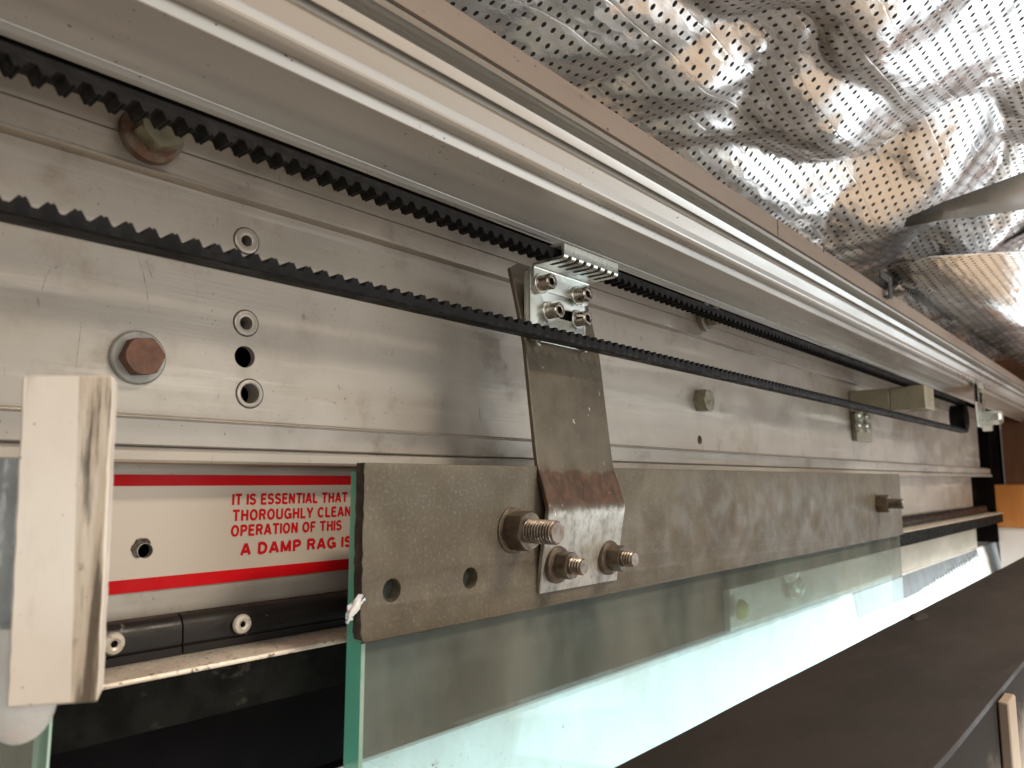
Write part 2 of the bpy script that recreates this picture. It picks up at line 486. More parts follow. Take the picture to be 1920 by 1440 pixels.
def circle(cx, cz, r, n=28):
    return [(cx + r * math.cos(2 * math.pi * i / n), cz + r * math.sin(2 * math.pi * i / n)) for i in range(n)]


def slot(cx, cz, hw, r, n=10):
    p = [(cx + hw + r * math.cos(a), cz + r * math.sin(a)) for a in [(-90 + 180 * i / n) * math.pi / 180 for i in range(n + 1)]]
    return p + [(cx - hw - r * math.cos(a), cz - r * math.sin(a)) for a in [(-90 + 180 * i / n) * math.pi / 180 for i in range(n + 1)]]


def rrect(x0, x1, z0, z1, r, n=6):
    p = []
    for cx, cz, a0 in ((x1 - r, z0 + r, -90), (x1 - r, z1 - r, 0), (x0 + r, z1 - r, 90), (x0 + r, z0 + r, 180)):
        for i in range(n + 1):
            a = R(a0 + 90 * i / n)
            p.append((cx + r * math.cos(a), cz + r * math.sin(a)))
    return p


def plate_mesh(name, outline, holes, y0, y1, mats, loc=(0, 0, 0), bevel=0.0):
    """flat plate in the XZ plane between depths y0 and y1, with real through holes"""
    cu = bpy.data.curves.new(name, 'CURVE')
    cu.dimensions = '2D'
    cu.fill_mode = 'BOTH'
    cu.extrude = abs(y1 - y0) / 2 - bevel
    cu.bevel_depth = bevel
    cu.bevel_resolution = 1
    cu.offset = -bevel
    for poly in [outline] + holes:
        sp = cu.splines.new('POLY')
        sp.points.add(len(poly) - 1)
        for pt, (x, z) in zip(sp.points, poly):
            pt.co = (x, z, 0, 1)
        sp.use_cyclic_u = True
    tmp = bpy.data.objects.new('tmp', cu)
    COL.objects.link(tmp)
    bpy.context.view_layer.update()
    me = bpy.data.meshes.new_from_object(tmp.evaluated_get(bpy.context.evaluated_depsgraph_get()))
    bpy.data.objects.remove(tmp)
    bpy.data.curves.remove(cu)
    yc = (y0 + y1) / 2
    for vtx in me.vertices:
        x, z, w = vtx.co
        vtx.co = (x - loc[0], yc + w - loc[1], z - loc[2])
    bm = bmesh.new()
    bm.from_mesh(me)
    bmesh.ops.remove_doubles(bm, verts=bm.verts, dist=1e-6)
    bmesh.ops.recalc_face_normals(bm, faces=bm.faces)
    bm.to_mesh(me)
    bm.free()
    me.materials.clear()
    for m_ in (mats if isinstance(mats, (list, tuple)) else [mats]):
        me.materials.append(m_)
    me.name = name
    return me


def hexa(mb, c, af, h, spin=0.0, chamfer=True, d0=0.0, hole=0.0):
    """hex head or nut, axis -Y, foot point c, across-flats af, height h"""
    rad = af / math.sqrt(3)
    n = 36
    def ring(scale, d, rnd):
        out = []
        for j in range(n):
            a = 2 * math.pi * j / n
            k = ((a - spin) % (math.pi / 3)) - math.pi / 6
            r = af / 2 / math.cos(k)
            r = min(r, rnd) * scale
            out.append((c[0] + r * math.cos(a), c[1] - d, c[2] + r * math.sin(a)))
        return out
    rings = [ring(1, d0, 1), ring(1, d0 + h * 0.86, 1), ring(1, d0 + h, af * 0.515 if chamfer else 1)]
    if chamfer:
        rings.insert(2, ring(1, d0 + h * 0.93, af * 0.55))
    if hole:
        rings.append([(c[0] + hole * math.cos(2 * math.pi * j / n), c[1] - d0 - h, c[2] + hole * math.sin(2 * math.pi * j / n)) for j in range(n)])
        rings.append([(c[0] + hole * math.cos(2 * math.pi * j / n), c[1] - d0 - h * 0.4, c[2] + hole * math.sin(2 * math.pi * j / n)) for j in range(n)])
    mb.quadstrip(rings, True, True, True)
    return mb


def thread(mb, c, r, d0, d1, pitch=0.0017):
    prof = []
    k = int((d1 - d0) / pitch)
    for i in range(k):
        prof += [(r * 0.82, d0 + (i + 0.10) * pitch), (r, d0 + (i + 0.45) * pitch), (r, d0 + (i + 0.62) * pitch), (r * 0.82, d0 + (i + 0.95) * pitch)]
    e = d0 + k * pitch
    prof += [(r * 0.9, e + 0.0002), (r * 0.82, e + 0.0008)]
    return mb.lathe(prof, c, 24)


# ------------------------------------------------------------------ the header: back plate, rail, flange, sticker
YP = 0.307
XL, XR = -0.35, 1.86
hdr = thing('door_header', (0.6, 0.31, 0.05), 'long grey aluminium door header profile with running rail, bolt holes and red striped notice', 'door header')
H_ = Part(hdr)
hl = [at(462, 452, Y=YP), at(461, 606, Y=YP), at(459, 669, Y=YP), at(468, 738, Y=YP), at(1312, 825, Y=YP)]
holes = [circle(hl[0].x, hl[0].z, 0.0026), circle(hl[1].x, hl[1].z, 0.0030), circle(hl[2].x, hl[2].z, 0.0049), circle(hl[3].x, hl[3].z, 0.0045), circle(hl[4].x, hl[4].z, 0.004)]
zb1, zb0 = zz(0.304, 0.2955), 0.0262
me = plate_mesh('back_plate', [(XL, zb0), (XR, zb0), (XR, zb1), (XL, zb1)], holes, YP, YP + 0.0035, M['plate'], H_.loc)
link(me, 'back_plate', hdr, smooth=40)
H_.add(MB().box(XL, XR + 0.1, YP + 0.022, YP + 0.03, -0.045, 0.2), 'backing_wall', M['black'])
# upper part of the plate: bead, score line
g = zz(0.304, 0.328)
prof = [(YP + 0.004, zb1), (0.3065, zb1), (0.3030, zb1 + 0.0003), (0.3022, zb1 + 0.0010), (0.3024, zb1 + 0.0019), (0.3036, zb1 + 0.0026), (0.304, zb1 + 0.0034),
        (0.304, g - 0.0004), (0.3049, g), (0.304, g + 0.0004), (0.304, 0.1500), (YP + 0.004, 0.1500)]
H_.add(MB().prism_x(prof, XL, XR), 'upper_moulding', M['plate'], smooth=50)
# lower mouldings
za, zb, zc_ = zz(0.3005, 0.0594), zz(0.2985, 0.031), zz(0.297, 0.016)
prof = [(YP + 0.004, zb0), (YP, zb0), (0.3062, zb0 - 0.0004), (0.3050, za + 0.0006), (0.3048, za + 0.0001), (0.3050, za - 0.0004), (0.3003, za - 0.0006),
        (0.2998, za - 0.0012), (0.2998, zb + 0.0010), (0.3004, zb + 0.0004), (0.3030, zb), (0.3030, zb - 0.0004), (0.2978, zb - 0.0007), (0.2970, zb - 0.0016), (0.2966, zc_ + 0.0012),
        (0.2971, zc_ + 0.0002), (0.2980, zc_), (YP + 0.010, zc_), (YP + 0.010, zb0)]
H_.add(MB().prism_x(prof, XL, 1.93), 'lower_moulding', M['plate'], smooth=22)
# sticker panel
YS = 0.315
zt, zbt = zc_ + 0.0002, zz(YS, -0.125)
dh = at(272, 1033, Y=YS)
me = plate_mesh('sill_panel', [(XL, zbt), (1.80, zbt), (1.80, zt), (XL, zt)], [circle(dh.x, dh.z, 0.0029)], YS, YS + 0.003, M['plate'], H_.loc)
link(me, 'sill_panel', hdr, smooth=40)
prof = [(YS, zbt + 0.00005), (YS + 0.0030, zbt - 0.0001), (YS + 0.004, zbt - 0.004), (YS + 0.003, zbt - 0.012), (YS + 0.012, zbt - 0.012), (YS + 0.012, zbt)]
H_.add(MB().prism_x(prof, XL, 1.80), 'panel_return', M['plate'], smooth=50)
for pts_ in ([(258, 478), (268, 510), (276, 550), (280, 588)], [(273, 488), (282, 512), (286, 522)], [(152, 612), (147, 650), (142, 690)], [(572, 752), (590, 745), (612, 748), (634, 760)], [(96, 500), (86, 520), (78, 545)]):
    sc2 = [at(px, py, Y=YP) for px, py in pts_]
    H_.add(MB().quadstrip([[(q.x - 0.00009, YP - 0.00006, q.z), (q.x + 0.00009, YP - 0.00006, q.z + 0.00006)] for q in sc2], False), 'scratch', M['burr'], smooth=0)
# swarf ring round the drilled hole
mb = MB()
ri = []
for i in range(13):
    a = R(60 + 165 * i / 12)
    w = (0.0034 + 0.0004 * (i % 3)) * math.sin(math.pi * i / 12) ** 0.7 * 0.7 + 0.0003
    ri.append([(dh.x + (0.0031 + k * w) * math.cos(a), YS - hgt, dh.z + (0.0031 + k * w) * math.sin(a)) for k, hgt in ((0, 0.0001), (0.3, 0.0014), (0.6, 0.0007), (0.8, 0.0010 + 0.0010 * random.random()), (1.0, 0.0004))])
mb.quadstrip(ri, False)
H_.add(mb, 'hole_burr', M['burr'], smooth=15)
# printed notice
st = MB()
st.box(XL, 0.262, YS - 0.0003, YS - 0.00005, zz(YS, -0.0899), zz(YS, -0.0055))
t = NT('clear_notice_film')
t.set(Base_Color=(0.60, 0.525, 0.445), Metallic=0.25, Roughness=0.42)
t.bump(t.noise(900, (0.02, 1, 1), 3), 0.15, 0.0003)
notice = plate_mesh('warning_notice', [(XL, zz(YS, -0.1018)), (0.262, zz(YS, -0.1018)), (0.262, zz(YS, 0.005)), (XL, zz(YS, 0.005))], [circle(dh.x, dh.z, 0.0030)], YS - 0.00035, YS - 0.0001, t.m, H_.loc)
notice = link(notice, 'warning_notice', hdr, smooth=0)
tag(notice, 'silver notice with red stripes and red capital lettering')
for s0, s1 in ((-0.0055, 0.005), (-0.1018, -0.0899)):
    H_.add(MB().box(XL, 0.262, YS - 0.0008, YS - 0.0004, zz(YS, s0), zz(YS, s1)), 'red_stripe', M['red'], parent=notice)


def arc(cx, cy, rx, ry, a0, a1, n=10):
    return [(cx + rx * math.cos(R(a0 + (a1 - a0) * k / n)), cy + ry * math.sin(R(a0 + (a1 - a0) * k / n))) for k in range(n + 1)]


# plain condensed capitals as stroke lines in a box one unit high: letter -> (advance width, strokes)
GLYPH = {
    'I': (0.10, [[(0.05, 0), (0.05, 1)]]),
    'T': (0.56, [[(0, 0.93), (0.56, 0.93)], [(0.28, 0), (0.28, 0.93)]]),
    'S': (0.54, [arc(0.27, 0.715, 0.20, 0.215, 20, 180, 8) + arc(0.27, 0.70, 0.20, 0.17, 185, 265, 4) + arc(0.27, 0.29, 0.205, 0.215, 85, -90, 9) + arc(0.27, 0.28, 0.205, 0.21, -95, -165, 6)]),
    'E': (0.50, [[(0.08, 0), (0.08, 1)], [(0.08, 0.93), (0.48, 0.93)], [(0.08, 0.52), (0.44, 0.52)], [(0.08, 0.07), (0.50, 0.07)]]),
    'N': (0.58, [[(0.08, 0), (0.08, 1)], [(0.08, 0.98), (0.50, 0.02)], [(0.50, 0), (0.50, 1)]]),
    'A': (0.62, [[(0.05, 0), (0.30, 1)], [(0.32, 1), (0.57, 0)], [(0.14, 0.30), (0.48, 0.30)]]),
    'L': (0.46, [[(0.08, 0), (0.08, 1)], [(0.08, 0.07), (0.46, 0.07)]]),
    'H': (0.58, [[(0.08, 0), (0.08, 1)], [(0.50, 0), (0.50, 1)], [(0.08, 0.52), (0.50, 0.52)]]),
    'O': (0.64, [arc(0.32, 0.5, 0.25, 0.43, 0, 360, 24)]),
    'R': (0.58, [[(0.08, 0), (0.08, 1)], [(0.08, 0.93), (0.32, 0.93)] + arc(0.32, 0.715, 0.18, 0.215, 90, -90, 8)[1:] + [(0.08, 0.50)], [(0.34, 0.50), (0.50, 0.02)]]),
    'U': (0.60, [[(0.08, 1), (0.08, 0.30)] + arc(0.30, 0.29, 0.22, 0.22, 180, 360, 10) + [(0.52, 1)]]),
    'G': (0.64, [arc(0.32, 0.5, 0.25, 0.43, 40, 320, 20) + [(0.555, 0.45), (0.34, 0.45)], [(0.57, 0.50), (0.57, 0.02)]]),
    'Y': (0.58, [[(0.04, 1), (0.29, 0.44)], [(0.54, 1), (0.29, 0.44)], [(0.29, 0), (0.29, 0.46)]]),
    'C': (0.62, [arc(0.32, 0.5, 0.25, 0.43, 40, 320, 20)]),
    'P': (0.54, [[(0.08, 0), (0.08, 1)], [(0.08, 0.93), (0.30, 0.93)] + arc(0.30, 0.70, 0.18, 0.23, 90, -90, 8)[1:] + [(0.08, 0.47)]]),
    'F': (0.47, [[(0.08, 0), (0.08, 1)], [(0.08, 0.93), (0.47, 0.93)], [(0.08, 0.50), (0.41, 0.50)]]),
    'D': (0.60, [[(0.08, 0), (0.08, 1)], [(0.08, 0.93), (0.26, 0.93)] + arc(0.26, 0.5, 0.26, 0.43, 90, -90, 12)[1:] + [(0.08, 0.07)]]),
    'M': (0.70, [[(0.08, 0), (0.08, 1)], [(0.08, 1), (0.35, 0.08)], [(0.35, 0.08), (0.62, 1)], [(0.62, 0), (0.62, 1)]]),
    ' ': (0.20, []),
}


def lettering(txt, x0, zbase, cap, width, weight):
    adv = sum(GLYPH[ch][0] + 0.13 for ch in txt) - 0.13
    sx = width / adv
    mb_ = MB()
    pen, k = 0.0, 0
    for ch in txt:
        w, strokes = GLYPH[ch]
        for sl in strokes:
            y = YS - 0.00045 - 0.000004 * (k % 7)
            k += 1
            left, right = [], []
            for i_, (px_, pz_) in enumerate(sl):
                ax_, az_ = sl[max(0, i_ - 1)]
                bx_, bz_ = sl[min(len(sl) - 1, i_ + 1)]
                tx, tz = (bx_ - ax_) * sx, (bz_ - az_) * cap
                ln = math.hypot(tx, tz) or 1
                ox, oz = -tz / ln * weight * cap / 2, tx / ln * weight * cap / 2
                X_, Z_ = x0 + (pen + px_) * sx, zbase + pz_ * cap
                left.append((X_ + ox, y, Z_ + oz))
                right.append((X_ - ox, y, Z_ - oz))
            mb_.quadstrip([left, right], False)
        pen += w + 0.13
    return H_.add(mb_, 'lettering', M['redink'], parent=notice, smooth=0)


def line(txt, pl, pr_, cap_px, bold, frac=1.0):
    a, b = at(*pl, Y=YS), at(*pr_, Y=YS)
    top = at(pl[0], pl[1] - cap_px, Y=YS)
    lettering(txt, a.x, a.z, top.z - a.z, (b.x - a.x) * frac, bold)


line('IT IS ESSENTIAL THAT', (435, 947), (650, 943), 20.5, 0.235)
line('THOROUGHLY CLEAN', (435, 977), (656, 970), 20.5, 0.235)
line('OPERATION OF THIS', (432, 1006), (639, 996), 20.5, 0.235)
line('A DAMP RAG IS', (450, 1041), (658, 1027), 21.5, 0.28)

# running rail
def P_(Y, s):
    return (Y, zz(Y, s))


prof = [(0.262, 0.150), (0.2600, 0.1400), (0.2555, zz(0.2515, 0.381) + 0.0012)]
zl = zz(0.2515, 0.381)
prof += [(0.2535, zl + 0.0002), (0.2515, zl), (0.2500, zl + 0.0004), (0.2492, zl + 0.0014), P_(0.2485, 0.3915)]
y0_, z0_ = P_(0.2485, 0.3925)
y1_, z1_ = P_(0.2220, 0.4655)
for i in range(9):
    u_ = i / 8
    sag = 0.0007 * math.sin(math.pi * u_)
    prof.append((y0_ + (y1_ - y0_) * u_, z0_ + (z1_ - z0_) * u_ + sag))
prof += [P_(0.2216, 0.4672), P_(0.2202, 0.4865), P_(0.2198, 0.4885), P_(0.2192, 0.4895)]
prof += [(0.2182, 0.1464), (0.2166, 0.1467), (0.2150, 0.1471), (0.2138, 0.1476), (0.2128, 0.1483), (0.2122, 0.1490)]
prof += [P_(0.2116, 0.520), P_(0.2070, 0.5480), P_(0.2062, 0.5515), P_(0.2054, 0.5525)]
yg, zg = P_(0.2054, 0.5525)
prof += [(yg + 0.0002, zg + 0.0050), (yg - 0.0028, zg + 0.0050)]
prof += [P_(0.2030, 0.5655), P_(0.2025, 0.567), P_(0.2010, 0.577), P_(0.1999, 0.5852)]
for sa, ya in ((0.5868, 0.1993), (0.5965, 0.1976), (0.608, 0.1957), (0.6235, 0.1937)):
    y_, z_ = P_(ya, sa)
    prof += [(y_, z_), (y_ + 0.0022, z_ + 0.0003), (y_ + 0.0022, z_ + 0.0012), (y_ - 0.0002, z_ + 0.0013)]
y_, z_ = P_(0.1930, 0.6305)
prof += [(y_, z_), (y_ + 0.001, z_ + 0.004), (0.201, z_ + 0.012), (0.24, z_ + 0.014)]
rail = H_.add(MB().prism_x(prof, XL, 3.2), 'running_rail', M['rail'], smooth=13)
# front flange: thin upright strip
yf = 0.1922
zf0, zf1 = zz(yf, 0.631), zz(yf, 0.678)
fl = []
for px, py in ((1483, 425), (1497, 433), (1517, 449), (1530, 458), (1544, 470), (1547, 462)):
    p = at(px, py, Y=yf)
    fl.append(circle(p.x, p.z, 0.0016, 12))
me = plate_mesh('front_flange', [(XL, zf0), (3.2, zf0), (3.2, zf1), (XL, zf1)], fl, yf, yf + 0.0012, M['flange'], H_.loc)
link(me, 'front_flange', hdr, smooth=40)
# black strip set behind the flange holes
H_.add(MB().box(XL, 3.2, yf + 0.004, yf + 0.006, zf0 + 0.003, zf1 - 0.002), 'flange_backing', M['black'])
p = at(1457, 415, Y=yf)
H_.add(MB().box(p.x, p.x + 0.0009, yf - 0.0002, yf + 0.001, zf0 + 0.0005, zf1 - 0.0004), 'flange_joint', M['steel_dark'])

# rivet nuts and bolts on the plate
for i, (r_in, r_out) in enumerate(((0.0026, 0.0058), (0.0030, 0.0056), None, (0.0045, 0.0062))[k] or (0, 0) for k in range(4)):
    if not r_out:
        continue
    p = hl[i]
    mb = MB().lathe([(r_out, 0.0), (r_out, 0.0005), (r_out - 0.0004, 0.0008), (r_out * 0.80, 0.0008), (r_out * 0.78, 0.0006), (r_in + 0.0006, 0.0007), (r_in, 0.0004), (r_in * 0.98, -0.009)], (p.x, YP, p.z), 36, False, False)
    rn = H_.add(mb, 'rivet_nut', M['plate'], smooth=40)
    H_.add(MB().lathe([(r_out + 0.0006, 0.0001), (r_out - 0.0002, 0.00022)], (p.x, YP, p.z), 36, False, False), 'rim_gap', M['tar'], parent=rn)


def hex_bolt(px, py, washer_r, washer_t, af, hh, mats, spin, label=None, foot=YP):
    p = at(px, py, Y=foot)
    c = (p.x, foot - 0.00005, p.z)
    b = MB()
    hexa(b, c, af, hh, spin, True, washer_t)
    bo = H_.add(b, 'hex_bolt', mats[0])
    if label:
        bo['label'] = label
    if washer_r:
        w = MB().lathe([(washer_r, 0), (washer_r, washer_t * 0.75), (washer_r - washer_t * 0.3, washer_t), (af * 0.3, washer_t)], c, 40)
        H_.add(w, 'washer', mats[1], parent=bo)
    return bo


hex_bolt(257, 671, 0.0108, 0.0020, 0.0142, 0.0058, (M['rust'], M['washer']), R(8), 'rusty red-brown hex bolt head on a grey washer')
hex_bolt(280, 255, 0.0122, 0.0060, 0.0165, 0.0085, (M['olive'], M['washer_rust']), R(22), 'pale hex bolt on a thick rusty washer behind the upper belt', 0.304)
hex_bolt(1310, 752, 0, 0.0, 0.0185, 0.0105, (M['olive'], None), R(0), 'plain olive hex bolt head right of the arm')
hex_bolt(1318, 596, 0.0125, 0.0055, 0.016, 0.008, (M['olive'], M['washer']), R(12), 'far hex bolt on a thick washer under the upper belt', 0.304)

# ------------------------------------------------------------------ rubber seal, ledge and what lies below it
seal = thing('rubber_seal', (0.6, 0.30, -0.06), 'brown-black rubber seal strip riveted along the ledge below the red notice', 'seal strip')
L_ = Part(seal)
ztop, zbot = zz(0.303, -0.1265), zz(0.300, -0.165)
gz = zz(0.300, -0.156)
jx = at(345, 1150, Y=0.30).x
for xa, xb in ((XL, jx - 0.0003), (jx + 0.0004, 1.86)):
    prof = [(0.310, ztop - 0.001), (0.3055, ztop), (0.3025, ztop - 0.0012), (0.3005, ztop - 0.004), (0.2998, gz + 0.0006), (0.3010, gz + 0.0002), (0.3010, gz - 0.0002), (0.2996, gz - 0.0005), (0.2994, zbot + 0.0002), (0.310, zbot + 0.0002)]
    L_.add(MB().prism_x(prof, xa, xb), 'seal_length', M['seal'], smooth=50)
for px, py in ((453, 1170), (212, 1207)):
    p = at(px, py, Y=0.299)
    mb = MB().lathe([(0.0040, 0), (0.0041, 0.0007), (0.0036, 0.0016), (0.0022, 0.0019), (0.0013, 0.0015), (0.0012, 0.0002)], (p.x, 0.2992, p.z), 28)
    rv = L_.add(mb, 'rivet', M['ledge'])
    L_.add(MB().lathe([(0.00125, 0.0002), (0.00125, 0.0009)], (p.x, 0.2992, p.z), 16), 'rivet_core', M['black'], parent=rv)
ledge = thing('metal_ledge', (0.6, 0.285, -0.075), 'dirty cream speckled ledge with mottled black front under the rubber seal', 'ledge')
E_ = Part(ledge)
ye = 0.275
zle = zz(ye, -0.180)
zlf = zz(ye, -0.2285)
E_.add(MB().prism_x([(0.318, zbot), (0.2990, zbot), (0.280, zle + 0.0010), (ye + 0.0006, zle + 0.0003), (ye, zle - 0.0006), (ye, zle - 0.0012), (0.318, zle - 0.0012)], XL, 1.88), 'ledge_top', M['ledge'], smooth=30)
E_.add(MB().box(XL, 1.88, ye + 0.0008, 0.318, zlf, zle - 0.0013), 'ledge_front', M['mottled'])
XTR = at(1362, 1090, Y=0.333).x
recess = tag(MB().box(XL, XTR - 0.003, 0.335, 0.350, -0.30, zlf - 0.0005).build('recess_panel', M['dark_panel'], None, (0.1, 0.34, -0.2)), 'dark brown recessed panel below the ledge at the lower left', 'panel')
zw = zz(0.333, -0.313)
trim = tag(MB().box(XTR, 1.90, 0.330, 0.350, -0.145, zz(0.33, -0.228)).build('timber_trim', M['beige_plank'], None, (1.2, 0.34, -0.12), bevel=0.001), 'beige timber trim below the ledge, beyond the glass', 'timber trim')
wb = MB()
wb.prism_x([(0.3335, zw - 0.0015), (0.329, zw), (0.3275, zw - 0.001), (0.285, -0.42), (0.2915, -0.42)], XL, 2.1)
wbo = tag(wb.build('white_board', M['white_board'], None, (0.8, 0.30, -0.25), smooth=40), 'bright white board seen through and below the glass panel', 'board')

# ------------------------------------------------------------------ toothed belt: one closed loop
YB0, YB1 = 0.2340, 0.2435
ZR0, ZR1 = 0.0759, 0.1178            # tooth roots of the lower and upper run
BT, TH, PITCHB = 0.0035, 0.0026, 0.0071
XE0, XE1 = -0.28, 1.335
rr = (ZR1 - ZR0) / 2
zc0 = (ZR0 + ZR1) / 2
ph_low = at(42, 368, Y=YB0).x
ph_up = at(15, 137, Y=YB1).x
TP = [(0.0, 0.0), (0.13, 0.0), (0.17, 0.12), (0.33, 0.86), (0.37, 1.0), (0.43, 1.0), (0.47, 0.86), (0.53, 0.86), (0.57, 1.0), (0.63, 1.0), (0.67, 0.86), (0.83, 0.12), (0.87, 0.0)]
inner, outer = [], []


def run(xs0, xs1, phase, zroot, sgn):
    step = PITCHB if xs1 > xs0 else -PITCHB
    n = int(abs(xs1 - xs0) / PITCHB)
    k0 = math.ceil((min(xs0, xs1) - phase) / PITCHB + 0.5)
    cells = [phase + (k0 + i - 0.5) * PITCHB for i in range(n - 1)]
    if xs1 < xs0:
        cells = [c_ + PITCHB for c_ in reversed(cells)]
    for c_ in cells:
        for u_, h_ in TP:
            inner.append((c_ + step * u_, zroot + sgn * TH * h_))
            outer.append((c_ + step * u_, zroot - sgn * BT))


run(XE0, XE1, ph_low, ZR0, 1)
for i in range(1, 20):
    a = -math.pi / 2 + math.pi * i / 20
    hh_ = TH if i % 2 == 0 else 0
    inner.append((XE1 + (rr - hh_) * math.cos(a), zc0 + (rr - hh_) * math.sin(a)))
    outer.append((XE1 + (rr + BT) * math.cos(a), zc0 + (rr + BT) * math.sin(a)))
run(XE1, XE0, ph_up, ZR1, -1)
for i in range(1, 20):
    a = math.pi / 2 + math.pi * i / 20
    inner.append((XE0 + rr * math.cos(a), zc0 + rr * math.sin(a)))
    outer.append((XE0 + (rr + BT) * math.cos(a), zc0 + (rr + BT) * math.sin(a)))
rings = []
CH = 0.0004
for (ix, iz), (ox, oz) in zip(inner, outer):
    rings.append([(ix, YB0, iz), (ox + (ix - ox) * 0.15, YB0, oz + (iz - oz) * 0.15), (ox, YB0 + CH, oz), (ox, YB1 - CH, oz), (ox, YB1, oz + (iz - oz) * 0.15), (ix, YB1, iz)])
rings.append(rings[0])
tag(MB().quadstrip(rings, True).build('toothed_belt', M['rubber'], None, (0.5, 0.242, zc0), smooth=25), 'black rubber toothed drive belt running the length of the header', 'belt')

# ------------------------------------------------------------------ glass panel and its steel clamp rail
GX0, GX1, GY0, GY1, GZ1 = 0.1955, 0.992, 0.252, 0.264, 0.0035


def glass_panel(name, x0, x1, z0, z1, label, lead):
    r_ = thing(name, ((x0 + x1) / 2, 0.258, z0), label, 'glass panel', 'glass door panels')
    g_ = Part(r_)
    a = 0.0011
    mb = MB()
    mb.v = [(x0 + a, GY0, z0), (x1 - a, GY0, z0), (x1 - a, GY0, z1 - a), (x0 + a, GY0, z1 - a), (x0 + a, GY1, z0), (x1 - a, GY1, z0), (x1 - a, GY1, z1 - a), (x0 + a, GY1, z1 - a)]
    mb.f = [(0, 1, 2, 3), (4, 5, 6, 7)]
    mb.mi = [0, 0]
    pane = mb.build('pane', M['glass'], r_, g_.loc, smooth=0)
    for x, s in ((x0, 1), (x1, -1)):
        e = MB()
        e.quadstrip([[(x, GY0 + a, z), (x, GY1 - a, z)] for z in (z0, z1)], False)
        g_.add(e, 'ground_edge', M['glass_edge'] if (s > 0) == (lead > 0) else M['glass'], parent=pane, smooth=0)
        e = MB()
        e.quadstrip([[(x, GY0 + a, z), (x + s * a, GY0, z)] for z in (z0, z1 - a)], False)
        e.quadstrip([[(x, GY1 - a, z), (x + s * a, GY1, z)] for z in (z0, z1 - a)], False)
        g_.add(e, 'arris', M['arris'] if (s > 0) == (lead > 0) else M['glass'], parent=pane, smooth=0)
    e = MB()
    e.quadstrip([[(x, GY0 + a, z1), (x, GY1 - a, z1)] for x in (x0, x1)], False)
    g_.add(e, 'top_edge', M['glass_edge'], parent=pane, smooth=0)
    return r_


glass_panel('glass_panel', GX0, GX1, -0.36, GZ1, 'large clear green-edged glass door panel hanging from the steel clamp rail', 1)

br = thing('clamp_rail', (0.6, 0.249, -0.03), 'long mottled steel clamp rail bolted over the top of the glass panel', 'clamp rail')
B_ = Part(br)
BX0, BX1, BZ0, BZ1 = 0.1895, 0.983, -0.0640, 0.0070
bh = [at(735, 1107, Y=0.246), at(882, 1084, Y=0.246)]
out = [(BX0 + 0.003, BZ0), (BX0 + 0.001, BZ0 + 0.001), (BX0, BZ0 + 0.004)]
nz = 22
for i in range(1, nz):
    out.append((BX0 + random.uniform(-0.00035, 0.00035), BZ0 + 0.004 + (BZ1 - BZ0 - 0.004) * i / nz))
out += [(BX0, BZ1), (BX1, BZ1), (BX1, BZ0)]
out = out[::-1]
me = plate_mesh('front_bar', out, [circle(p.x, p.z, 0.0047) for p in bh], 0.2460, 0.2516, [M['steel'], M['steel_dark']], B_.loc, 0.0004)
for p in me.polygons:
    if abs(p.normal.y) < 0.5 and (abs(p.normal.x) > 0.7) and p.center.x + B_.loc[0] < BX0 + 0.004:
        p.material_index = 1
link(me, 'front_bar', br, smooth=40)
me = plate_mesh('rear_bar', [(BX0 + 0.045, BZ0 + 0.002), (BX1, BZ0 + 0.002), (BX1, BZ1 - 0.004), (BX0 + 0.045, BZ1 - 0.004)], [], 0.2643, 0.2700, M['steel'], B_.loc, 0.0004)
link(me, 'rear_bar', br, smooth=40)
B_.add(MB().box(BX0 + 0.0052, 0.246, 0.2518, 0.2524, BZ0 - 0.0018, BZ0 + 0.01), 'gasket', M['tar'])


def nut_stud(px, py, foot, af, nh, rs, length, flange, mats, spin, part, name='nut'):
    p = at(px, py, Y=foot)
    c = (p.x, foot, p.z)
    b = MB()
    d0 = 0.0
    if flange:
        b.lathe([(flange, 0.0), (flange, 0.0012), (flange * 0.96, 0.0022), (af * 0.53, 0.0032)], c, 36)
        d0 = 0.0028
    hexa(b, c, af, nh, spin, True, d0, rs)
    nb = part.add(b, name, mats[0])
    sm = MB()
    thread(sm, c, rs, 0.0, length)
    part.add(sm, 'threaded_stud', mats[1], parent=nb)
    return nb


n_ = nut_stud(962, 994, 0.2458, 0.0175, 0.0112, 0.0058, 0.0275, 0, (M['nut'], M['stud']), R(14), B_)
p = at(962, 994, Y=0.2458)
B_.add(MB().lathe([(0.0112, -0.0004), (0.0112, 0.0006), (0.0104, 0.0010)], (p.x, 0.2458, p.z), 32), 'washer', M['nut'], parent=n_)
p = at(1650, 945, Y=0.2458)
n2 = nut_stud(1646, 944, 0.2458, 0.0175, 0.0120, 0.0058, 0.0260, 0, (M['nut'], M['stud']), R(10), B_)

# white shred of plastic caught on the corner of the rail
sh = MB()
pc = at(664, 1140, Y=0.2445)
rings = []
for i in range(7):
    u_ = i / 6
    w = (0.0030, 0.0042, 0.0040, 0.0034, 0.0026, 0.0016, 0.0004)[i]
    rings.append([(pc.x + 0.0015 - u_ * 0.0055 + w * 0.7 * math.cos(a) + random.uniform(-.0011, .0011), pc.y - 0.0015 + w * 0.5 * math.sin(a), pc.z + 0.004 - u_ * 0.0085 + 0.35 * w * math.sin(a + 1) + random.uniform(-.0012, .0012)) for a in [2 * math.pi * j / 10 for j in range(10)]])
sh.quadstrip(rings, True, True, True)
tag(sh.build('plastic_shred', M['milky'], None, tuple(pc), smooth=35), 'small white shred of plastic caught on the lower left corner of the clamp rail', 'plastic scrap')

